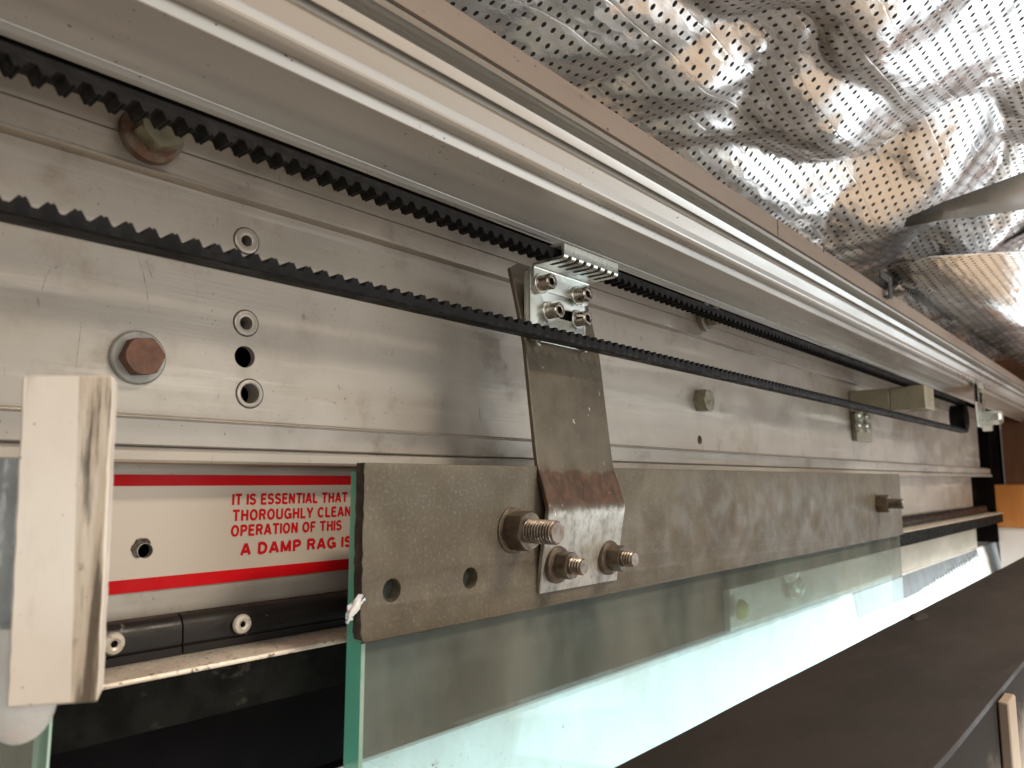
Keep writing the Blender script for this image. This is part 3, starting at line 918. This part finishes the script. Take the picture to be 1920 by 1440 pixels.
# ------------------------------------------------------------------ joggled arm
arm = thing('bracket_arm', (0.334, 0.246, 0.0), 'cranked flat steel arm with a rusty bend joining clamp rail to belt clamp', 'bracket arm')
A_ = Part(arm)
AT = 0.0030                               # thickness
path = [(0.2440, -0.0565), (0.2425, -0.045), (0.2400, -0.028), (0.2380, -0.0185), (0.2375, -0.0150), (0.2385, -0.0110), (0.2412, -0.0030), (0.2440, 0.0040), (0.2452, 0.0085), (0.2462, 0.0150), (0.2500, 0.045),
        (0.2535, 0.073), (0.2575, 0.090), (0.2620, 0.1080), (0.2640, 0.1160)]
AX0, AX1 = 0.2995, 0.3690
rings = []
for i, (y, z) in enumerate(path):
    ya, za_ = path[max(0, i - 1)]
    yb, zb_ = path[min(len(path) - 1, i + 1)]
    tl = math.hypot(yb - ya, zb_ - za_)
    ny, nz_ = -(zb_ - za_) / tl, (yb - ya) / tl
    cx0, cx1 = AX0, AX1
    if z < 0.0:
        cx0 -= 0.0005
    h_ = AT / 2
    c_ = 0.0005
    cy, cz = y + h_, z
    rings.append([(cx0 + c_, cy + ny * h_, cz + nz_ * h_), (cx0, cy + ny * (h_ - c_), cz + nz_ * (h_ - c_)), (cx0, cy - ny * (h_ - c_), cz - nz_ * (h_ - c_)), (cx0 + c_, cy - ny * h_, cz - nz_ * h_),
                  (cx1 - c_, cy - ny * h_, cz - nz_ * h_), (cx1, cy - ny * (h_ - c_), cz - nz_ * (h_ - c_)), (cx1, cy + ny * (h_ - c_), cz + nz_ * (h_ - c_)), (cx1 - c_, cy + ny * h_, cz + nz_ * h_)])
top = rings[-1]
rings.append([(x + (0.006 if x < 0.33 else -0.006), y + 0.0002, z + 0.0035) for x, y, z in top])
A_.add(MB().quadstrip(rings, True, True, True), 'arm_strip', M['arm'], smooth=25)
for px, py, foot, sp in ((1043, 1058, 0.2422, 5), (1140, 1045, 0.2422, 24)):
    nut_stud(px, py, foot, 0.0128, 0.0078, 0.0043, 0.0185, 0.0096, (M['nut'], M['stud']), R(sp), A_, 'flange_nut')

# ------------------------------------------------------------------ belt clamp
clp = thing('belt_clamp', (0.33, 0.25, 0.10), 'shiny zinc belt clamp with a slotted comb and four socket screws on the arm', 'belt clamp')
C_ = Part(clp)
CX0, CX1 = 0.3012, 0.3520
# rear slotted plate
sc_ = at(1064, 590, Y=0.250)
me = plate_mesh('slotted_plate', rrect(CX0, CX1, 0.0745, 0.1150, 0.003), [slot(sc_.x - 0.0005, sc_.z, 0.0155, 0.0028)], 0.2515, 0.2540, M['zinc'], C_.loc, 0.0004)
link(me, 'slotted_plate', clp, smooth=35)
C_.add(MB().box(sc_.x - 0.0190, sc_.x + 0.0180, 0.2541, 0.2547, sc_.z - 0.004, sc_.z + 0.004), 'slot_backing', M['black'])
C_.add(MB().prism_x([(0.2542, 0.0745), (0.2566, 0.0745), (0.2566, 0.113), (0.2542, 0.113)], CX0 + 0.0004, CX0 + 0.0024), 'side_lip', M['zinc'], bevel=0.0005)
# front plate: upright leaf, forward comb, upturned lip
lx0, lx1 = 0.3016, 0.3522
ZC = 0.1148
bl_ = [(lx0, 0.1030), (lx0 + 0.0015, 0.1014), (lx0 + 0.006, 0.1006), (lx0 + 0.0105, 0.1014), (lx0 + 0.014, 0.1027), (lx1 - 0.016, 0.1027), (lx1 - 0.012, 0.1012), (lx1 - 0.006, 0.1004), (lx1 - 0.0015, 0.1012), (lx1, 0.1030)]
me = plate_mesh('comb_plate', bl_ + [(lx1, ZC - 0.0010), (lx0, ZC - 0.0010)], [], 0.2492, 0.2512, M['zinc'], C_.loc, 0.0003)
comb = link(me, 'comb_plate', clp, smooth=35)
bend = [(0.2492, ZC - 0.0011), (0.2490, ZC - 0.0004), (0.2484, ZC), (0.2420, ZC)]
back = [(0.2420, ZC + 0.0016), (0.2490, ZC + 0.0016), (0.2503, ZC + 0.0010), (0.2510, ZC - 0.0011)]
C_.add(MB().prism_x(bend + back, lx0, lx1), 'comb_bend', M['zinc'], parent=comb, smooth=60)
nt = 7
fw_ = 0.0036
tooth = [(0.2420, ZC), (0.2308, ZC), (0.2297, ZC + 0.0003), (0.2289, ZC + 0.0010), (0.2286, ZC + 0.0020)]
tin = [(0.2420, ZC + 0.0016), (0.2310, ZC + 0.0016), (0.2304, ZC + 0.0018), (0.2301, ZC + 0.0022), (0.2301, ZC + 0.0024)]
for i in range(nt + 1):
    xa = lx0 + i * (lx1 - lx0 - fw_) / nt
    C_.add(MB().prism_x(tooth + tin[::-1], xa, xa + fw_), 'comb_finger', M['zinc'], parent=comb, smooth=60)
zl_ = ZC + 0.0020
lip = [(0.2286, zl_), (0.2286, 0.1224), (0.2290, 0.1231), (0.2300, 0.1235), (0.2390, 0.1235), (0.2390, 0.1222), (0.2310, 0.1222), (0.2302, 0.1217), (0.2302, zl_)]
C_.add(MB().prism_x(lip, lx0, lx1), 'comb_lip', M['zinc'], parent=comb, smooth=60)


def socket_screw(px, py, foot, r, h, spin):
    p = at(px, py, Y=foot - h)
    c = (p.x, foot, p.z)
    n = 36
    rings = []
    for rad, d in ((r, 0.0), (r, h - 0.0006), (r - 0.0005, h), (r * 0.66, h), (r * 0.60, h - 0.0004)):
        rings.append([(c[0] + rad * math.cos(2 * math.pi * j / n), c[1] - d, c[2] + rad * math.sin(2 * math.pi * j / n)) for j in range(n)])
    for d in (h - 0.0005, h * 0.35):
        rings.append([(c[0] + (r * 0.46 / math.cos(((2 * math.pi * j / n - spin) % (math.pi / 3)) - math.pi / 6)) * math.cos(2 * math.pi * j / n), c[1] - d, c[2] + (r * 0.46 / math.cos(((2 * math.pi * j / n - spin) % (math.pi / 3)) - math.pi / 6)) * math.sin(2 * math.pi * j / n)) for j in range(n)])
    so = C_.add(MB().quadstrip(rings, True, True, True), 'socket_screw', M['screw'], smooth=35)
    C_.add(MB().lathe([(r * 1.32, -0.0001), (r * 1.32, 0.0008), (r * 1.25, 0.0010), (r * 0.9, 0.0010)], c, 32), 'washer', M['zinc'], parent=so)
    C_.add(MB().lathe([(r * 0.5, h * 0.3), (r * 0.5, h * 0.36)], c, 12), 'socket_floor', M['steel_dark'], parent=so)


for px, py, ft in ((1036, 527, 0.2490), (1104, 551, 0.2490), (1051, 581, 0.2513), (1104, 596, 0.2513)):
    socket_screw(px, py, ft, 0.0044, 0.0080, R(random.uniform(0, 60)))
for px, py in ((1010, 642), (1097, 655)):
    p = at(px, py, Y=0.2495)
    C_.add(MB().box(p.x - 0.0012, p.x + 0.0016, 0.2488, 0.2515, p.z - 0.0018, p.z + 0.0022), 'hook_tab', M['zinc'], bevel=0.0005)

# ------------------------------------------------------------------ dirty white plastic block at the left, hanging on a second pane
blk = thing('plastic_block', (0.07, 0.22, -0.05), 'tall dirty white plastic guide block with brown stains at the left', 'guide block')
K_ = Part(blk)
YK = 0.225
tl, trt, bl, brt = at(42, 704, Y=YK), at(212, 704, Y=YK - 0.013), at(12, 1328, Y=YK), at(183, 1316, Y=YK - 0.013)
ml, mr_ = tl.lerp(trt, 0.62), bl.lerp(brt, 0.70)
def slab(a, b, c, d, nrm, th):
    mb = MB()
    segs = 14
    rings = []
    for i in range(segs + 1):
        u_ = i / segs
        l_, r_ = a.lerp(d, u_), b.lerp(c, u_)
        jl = Vector((random.uniform(-.0003, .0003), 0, 0))
        jr = Vector((random.uniform(-.0004, .0003), 0, 0))
        rings.append([tuple(l_ + jl), tuple(r_ + jr), tuple(r_ + jr + nrm * th), tuple(l_ + jl + nrm * th)])
    mb.quadstrip(rings, True, True, True)
    return mb
nk = Vector((0.45, 0.9, 0)).normalized()
mb = MB()
rings = []
for i in range(25):
    u_ = i / 24
    l_, m_, r_ = tl.lerp(bl, u_), ml.lerp(mr_, u_), trt.lerp(brt, u_)
    jl, jr = (Vector((random.uniform(-.00012, .00012), 0, 0)) for _ in range(2))
    fold = Vector((0, -0.0001, 0))
    rings.append([tuple(l_ + jl), tuple(m_ + fold), tuple(r_ + jr), tuple(r_ + jr + nk * 0.012), tuple(l_ + jl + nk * 0.012)])
mb.quadstrip(rings, True, True, True)
for q in range(len(mb.f)):
    if q % 5 == 1 and q < 120:
        mb.mi[q] = 1
K_.add(mb, 'block_body', [M['white_plastic'], M['beige_plastic']], bevel=0.0005, smooth=12)
# rounded plastic cap below the block
cp = at(52, 1335, Y=YK + 0.006)
mb = MB()
rings = []
for i in range(11):
    a = math.pi / 2 * i / 10
    rings.append([(cp.x - 0.0005 + 0.0082 * math.cos(a) * math.cos(q), cp.y + 0.003 + 0.0070 * math.cos(a) * math.sin(q), cp.z + 0.002 - 0.0105 * math.sin(a)) for q in [2 * math.pi * j / 28 for j in range(28)]])
rings.insert(0, [(x, y, z + 0.02) for x, y, z in rings[0]])
mb.quadstrip(rings, True, True, True)
tag(mb.build('rounded_stopper', M['milky'], None, tuple(cp), smooth=40), 'rounded milky white plastic cap poking out under the white block', 'plastic cap')
# crumpled clear wrap left of the block
wp = at(18, 920, Y=0.245)
mb = MB()
rings = []
for i in range(15):
    u_ = i / 14
    rad = 0.0065 * math.sin(math.pi * (0.08 + 0.84 * u_)) ** 0.7
    rings.append([(wp.x - 0.001 + rad * (1 + 0.25 * noise.noise((u_ * 5, q, 3))) * math.cos(q), wp.y + rad * math.sin(q), wp.z + 0.009 - u_ * 0.066) for q in [2 * math.pi * j / 20 for j in range(20)]])
mb.quadstrip(rings, True, True, True)
tag(mb.build('plastic_wrap', M['wrap'], None, tuple(wp), smooth=50), 'grey crumpled plastic wrap bulging out behind the white block', 'plastic wrap')
pe = at(62, 1425, Y=0.262).x
glass_panel('glass_panel', -0.34, pe + 0.0015, -0.36, -0.02, 'far left glass panel, its green edge showing below the white block', -1)

# ------------------------------------------------------------------ dark plank in front of the glass, floor, post
pk = MB()
segs = 60
rings = []
for i in range(segs + 1):
    x = -0.25 + 2.45 * i / segs
    e1 = 0.0008 * noise.noise((x * 9, 0, 0))
    e0 = 0.0022 * noise.noise((x * 14, 5, 0)) + 0.0010 * noise.noise((x * 60, 2, 0))
    zt_ = -0.110
    rings.append([(x, 0.1725 + e1, zt_ - 0.0012), (x, 0.1712 + e1, zt_), (x, 0.0800 + e0 * 0.5, zt_), (x, 0.0787 + e0 * 0.5, zt_ - 0.0004), (x, 0.0783 + e0 * 0.5, zt_ - 0.0015), (x, 0.0784 + e0 * 0.5, zt_ - 0.0030), (x, 0.1725 + e1, zt_ - 0.0030)])
pk.quadstrip(rings, True, True, True)
tag(pk.build('dark_plank', M['dark_plank'], None, (0.9, 0.12, -0.12), smooth=40), 'dark brown weathered plank lying in front of the glass at the lower right', 'plank')
kb = at(1703, 1150, Y=0.1715)
mb = MB()
rings = []
for i in range(7):
    a = math.pi / 2 * i / 6
    rings.append([(kb.x + 0.016 * math.cos(a) * math.cos(q), 0.164 + 0.0065 * math.cos(a) * math.sin(q), -0.1101 + 0.0030 * math.sin(a)) for q in [2 * math.pi * j / 20 for j in range(20)]])
mb.quadstrip(rings, True, False, True)
tag(mb.build('tar_blob', M['dark_plank'], None, tuple(rings[0][0]), smooth=40), 'low dark lump stuck on the far edge of the dark plank', 'lump')
fl_ = MB().box(-4, 6, -4, 4, -1.15, -1.10)
tag(fl_.build('floor', M['floor'], None, (0, 0, -1.1)), kind='structure')
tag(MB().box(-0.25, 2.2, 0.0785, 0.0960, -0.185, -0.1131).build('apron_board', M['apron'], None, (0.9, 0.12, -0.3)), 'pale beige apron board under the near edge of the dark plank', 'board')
pp = at(1884, 1380, Y=0.0775)
po = MB().box(pp.x - 0.010, pp.x + 0.012, 0.0730, 0.0783, -0.1845, -0.1135)
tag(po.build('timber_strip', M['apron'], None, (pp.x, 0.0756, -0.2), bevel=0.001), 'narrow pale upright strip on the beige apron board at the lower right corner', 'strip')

# ------------------------------------------------------------------ far end: angle bracket, belt tensioner, timber
fb = thing('angle_bracket', (1.02, 0.29, 0.08), 'far olive-grey angle bracket screwed to the plate between the two belt runs', 'bracket')
Q_ = Part(fb)
b0 = at(1590, 725, Y=YP).x
Q_.add(MB().box(b0, b0 + 0.045, 0.2585, YP - 0.0003, 0.0870, 0.1145), 'rear_block', M['olive_block'], bevel=0.001)
Q_.add(MB().box(b0 - 0.0006, b0 + 0.045, 0.2180, 0.2580, 0.0865, 0.1150), 'front_block', M['olive_block'], bevel=0.001)
Q_.add(MB().box(b0 + 0.004, b0 + 0.070, 0.3000, YP - 0.0003, 0.0500, 0.0862), 'foot_plate', M['olive_block'], bevel=0.0012)
for px, py in ((1606, 781), (1620, 782), (1607, 799), (1621, 800)):
    p = at(px, py, Y=0.299)
    Q_.add(MB().lathe([(0.0075, 0), (0.0075, 0.004), (0.006, 0.0065), (0.0035, 0.0066), (0.003, 0.004)], (p.x + 0.004, 0.3, p.z), 20), 'screw', M['zinc'])

tn = thing('belt_tensioner', (XE1, 0.242, zc0), 'far zinc tensioner bracket holding the belt pulley under the rail', 'tensioner')
T_ = Part(tn)
T_.add(MB().lathe([(0.006, -0.002), (0.0198, -0.002), (0.0198, 0.0185), (0.006, 0.0185)], (XE1, 0.2512, zc0), 30), 'pulley', M['rubber'])
T_.add(MB().box(XE1 - 0.028, XE1 + 0.045, 0.214, 0.2165, 0.080, 0.152), 'front_cheek', M['zinc'], bevel=0.0008)
T_.add(MB().box(XE1 - 0.10, XE1 + 0.05, 0.214, 0.245, 0.1525, 0.1548), 'top_plate', M['zinc'], bevel=0.0008)
for k in range(2):
    T_.add(MB().box(XE1 - 0.03 + 0.035 * k, XE1 - 0.02 + 0.035 * k, 0.2128, 0.2139, 0.118, 0.145), 'adjuster_slot', M['black'])
T_.add(MB().lathe([(0.011, 0), (0.011, 0.02), (0.009, 0.024)], (XE1 + 0.03, 0.214, 0.096), 6, spin=0.4), 'tension_bolt', M['zinc'], smooth=20)
T_.add(MB().lathe([(0.009, 0), (0.009, 0.012)], (XE1 + 0.012, 0.214, 0.083), 6, spin=0.2), 'tension_bolt', M['zinc'], smooth=20)
T_.add(MB().lathe([(0.008, 0), (0.008, 0.010)], (XE1 - 0.012, 0.214, 0.140), 6, spin=0.2), 'tension_bolt', M['zinc'], smooth=20)

tag(MB().box(2.06, 2.12, -0.3, 0.292, -0.02, 0.9).build('wood_reveal', M['wood'], None, (2.08, 0.1, 0.2)), 'brown wooden reveal closing the far end of the header', 'reveal')
ob = MB().box(1.95, 2.05, 0.05, 0.2985, zz(0.2985, -0.20) - 0.02, zz(0.2985, -0.024))
tag(ob.build('orange_block', M['orange'], None, (1.98, 0.2, -0.05), bevel=0.002), 'bright orange-brown wooden block at the far right end', 'wood block')
tag(MB().box(1.94, 2.10, 0.30, 0.345, -0.135, 0.25).build('end_gap_dark', M['black'], None, (2.0, 0.32, 0)), 'black sheet standing in for the shaded gap behind the orange block at the far end', 'board')  # black sheet painted as the shade in the end gap
tag(MB().box(1.955, 2.10, 0.05, 0.2975, -0.30, zz(0.2985, -0.20) - 0.0205).build('cream_sill', M['post'], None, (1.98, 0.2, -0.2)), 'cream painted sill below the orange wooden block', 'sill')

# peeling grey film with a ragged edge hanging on the white board, right of the glass
mb = MB()
n = 70
x0f, x1f = 1.045, 1.86
ring0, ring1, ring2 = [], [], []
for i in range(n + 1):
    u_ = i / n
    x = x0f + (x1f - x0f) * u_
    rag = 0.020 * max(0, u_ - 0.30) * (1 if i % 2 else -0.4) * random.uniform(0.4, 1.4)
    zlow = -0.178 + 0.030 * max(0, u_ - 0.35) + rag
    zt2 = -0.1465
    yb_ = lambda z: 0.3265 + (z + 0.1465) * 0.154
    ring0.append((x, yb_(zt2) - 0.0006, zt2))
    ring1.append((x, yb_((zt2 + zlow) / 2) - 0.0016, (zt2 + zlow) / 2))
    ring2.append((x, yb_(zlow) - 0.0012, zlow))
mb.quadstrip([ring0, ring1, ring2], False)
tag(mb.build('peeling_film', M['greyfilm'], None, (1.2, 0.32, -0.16), smooth=0, solid=0.0006), 'grey peeling film with a ragged lower edge on the white board', 'film')

# small parts lying behind the glass, near its far end
def dome(name, px, py, Y, r, m_, label, cat):
    p = at(px, py, Y=Y)
    prof_ = [(r * math.cos(a), r * 0.8 * math.sin(a)) for a in [math.pi / 2 * i / 8 for i in range(9)]]
    return tag(MB().lathe(prof_, (p.x, p.y, p.z), 28).build(name, m_, None, tuple(p), smooth=50), label, cat, 'small caps lying behind the glass')
dome('bottle_cap', 1478, 1070, 0.322, 0.0135, M['pouch'], 'upper pale round cap seen through the glass near its far end', 'cap')
dome('bottle_cap', 1488, 1100, 0.322, 0.0140, M['pouch'], 'lower pale round cap seen through the glass near its far end', 'cap')
dome('bottle_cap', 1388, 1143, 0.322, 0.0100, M['yellow'], 'small yellow cap seen through the glass left of the pale caps', 'cap')

# ------------------------------------------------------------------ perforated foil blanket overhead
def foil_sheet(name, x0, x1, y0, y1, nx, ny, base, seed, label, slope=0.0, amp=1.0):
    verts, faces = [], []
    for i in range(nx + 1):
        for j in range(ny + 1):
            x, y = x0 + (x1 - x0) * i / nx, y0 + (y1 - y0) * j / ny
            q = Vector((x, y, seed))
            wv = Vector((noise.noise(q * 4.0), noise.noise(q * 4.0 + Vector((7, 3, 1))), 0)) * 0.045
            q2 = q + wv
            z = 0.030 * (1 - 2 * abs(noise.noise(Vector((q2.x * 3.6, q2.y * 5.0, seed)))))
            z += 0.009 * (1 - 2 * abs(noise.noise(Vector((q2.x * 8.0 + q2.y * 4, q2.y * 11.0, seed + 3)))))
            z += 0.0016 * (1 - 2 * abs(noise.noise(Vector((q2.x * 20.0, q2.y * 24.0 + q2.x * 10, seed + 5)))))
            verts.append((x, y, base + slope * (x - x0) + 0.42 * (0.22 - y) + z * amp))
    for i in range(nx):
        for j in range(ny):
            a = i * (ny + 1) + j
            faces.append((a, a + 1, a + ny + 2, a + ny + 1))
    mb_ = MB()
    mb_.v, mb_.f, mb_.mi = verts, faces, [0] * len(faces)
    return tag(mb_.build(name, M['foil'], None, ((x0 + x1) / 2, (y0 + y1) / 2, base), smooth=60), label, 'foil blanket', 'perforated foil blankets overhead')


foil_sheet('foil_blanket', 0.10, 2.1, -0.30, 0.50, 420, 170, 0.315, 2.0, 'crumpled silver perforated foil blanket covering the ceiling')
foil_sheet('foil_blanket', 1.25, 3.3, -0.35, 0.50, 260, 110, 0.315, 9.0, 'lower fold of perforated foil beyond the dark sheet at the far right', -0.03)
# grey film tongue and dark glossy sheet
def ribbon(name, pts, m_, label, cat, th=0.001):
    mb_ = MB()
    mb_.quadstrip([[tuple(a) , tuple((a + b) / 2 + Vector((0, 0, -0.0012))), tuple(b)] for a, b in pts], False)
    o = mb_.build(name, m_, None, tuple(pts[0][0]), smooth=8, solid=th)
    return tag(o, label, cat)
ribbon('film_tongue', [(at(1700, 408, Z=0.262), at(1694, 426, Z=0.254)), (at(1770, 378, Z=0.262), at(1768, 412, Z=0.250)), (at(1850, 350, Z=0.262), at(1856, 402, Z=0.248)), (at(1960, 308, Z=0.262), at(1970, 384, Z=0.246))], M['film'],
       'grey plastic film tongue poking out of the foil at the right', 'film')
ribbon('foil_flap', [(at(1660, 500, Z=0.262), at(1712, 560, Z=0.240)), (at(1745, 482, Z=0.262), at(1800, 612, Z=0.236)), (at(1830, 476, Z=0.262), at(1880, 662, Z=0.236)), (at(1930, 470, Z=0.262), at(1990, 730, Z=0.236))], M['foil'],
       'smooth perforated foil flap hanging below the crumpled blanket at the far right', 'foil flap', 0.002)
# hook on the flange
hk = MB()
hp = at(1655, 515, Y=yf)
hk.box(hp.x - 0.004, hp.x + 0.008, yf - 0.006, yf - 0.0045, zf0 + 0.004, zf1 + 0.012)
hk.box(hp.x - 0.004, hp.x + 0.008, yf - 0.0044, yf - 0.0003, zf0 + 0.004, zf0 + 0.0055)
hk.box(hp.x - 0.030, hp.x - 0.0045, yf - 0.006, yf - 0.0045, zf1 + 0.005, zf1 + 0.012)
tag(hk.build('hook_clip', M['tar'], None, tuple(hp), bevel=0.0006), 'dark bent hook clip hanging on the edge of the front flange', 'clip')
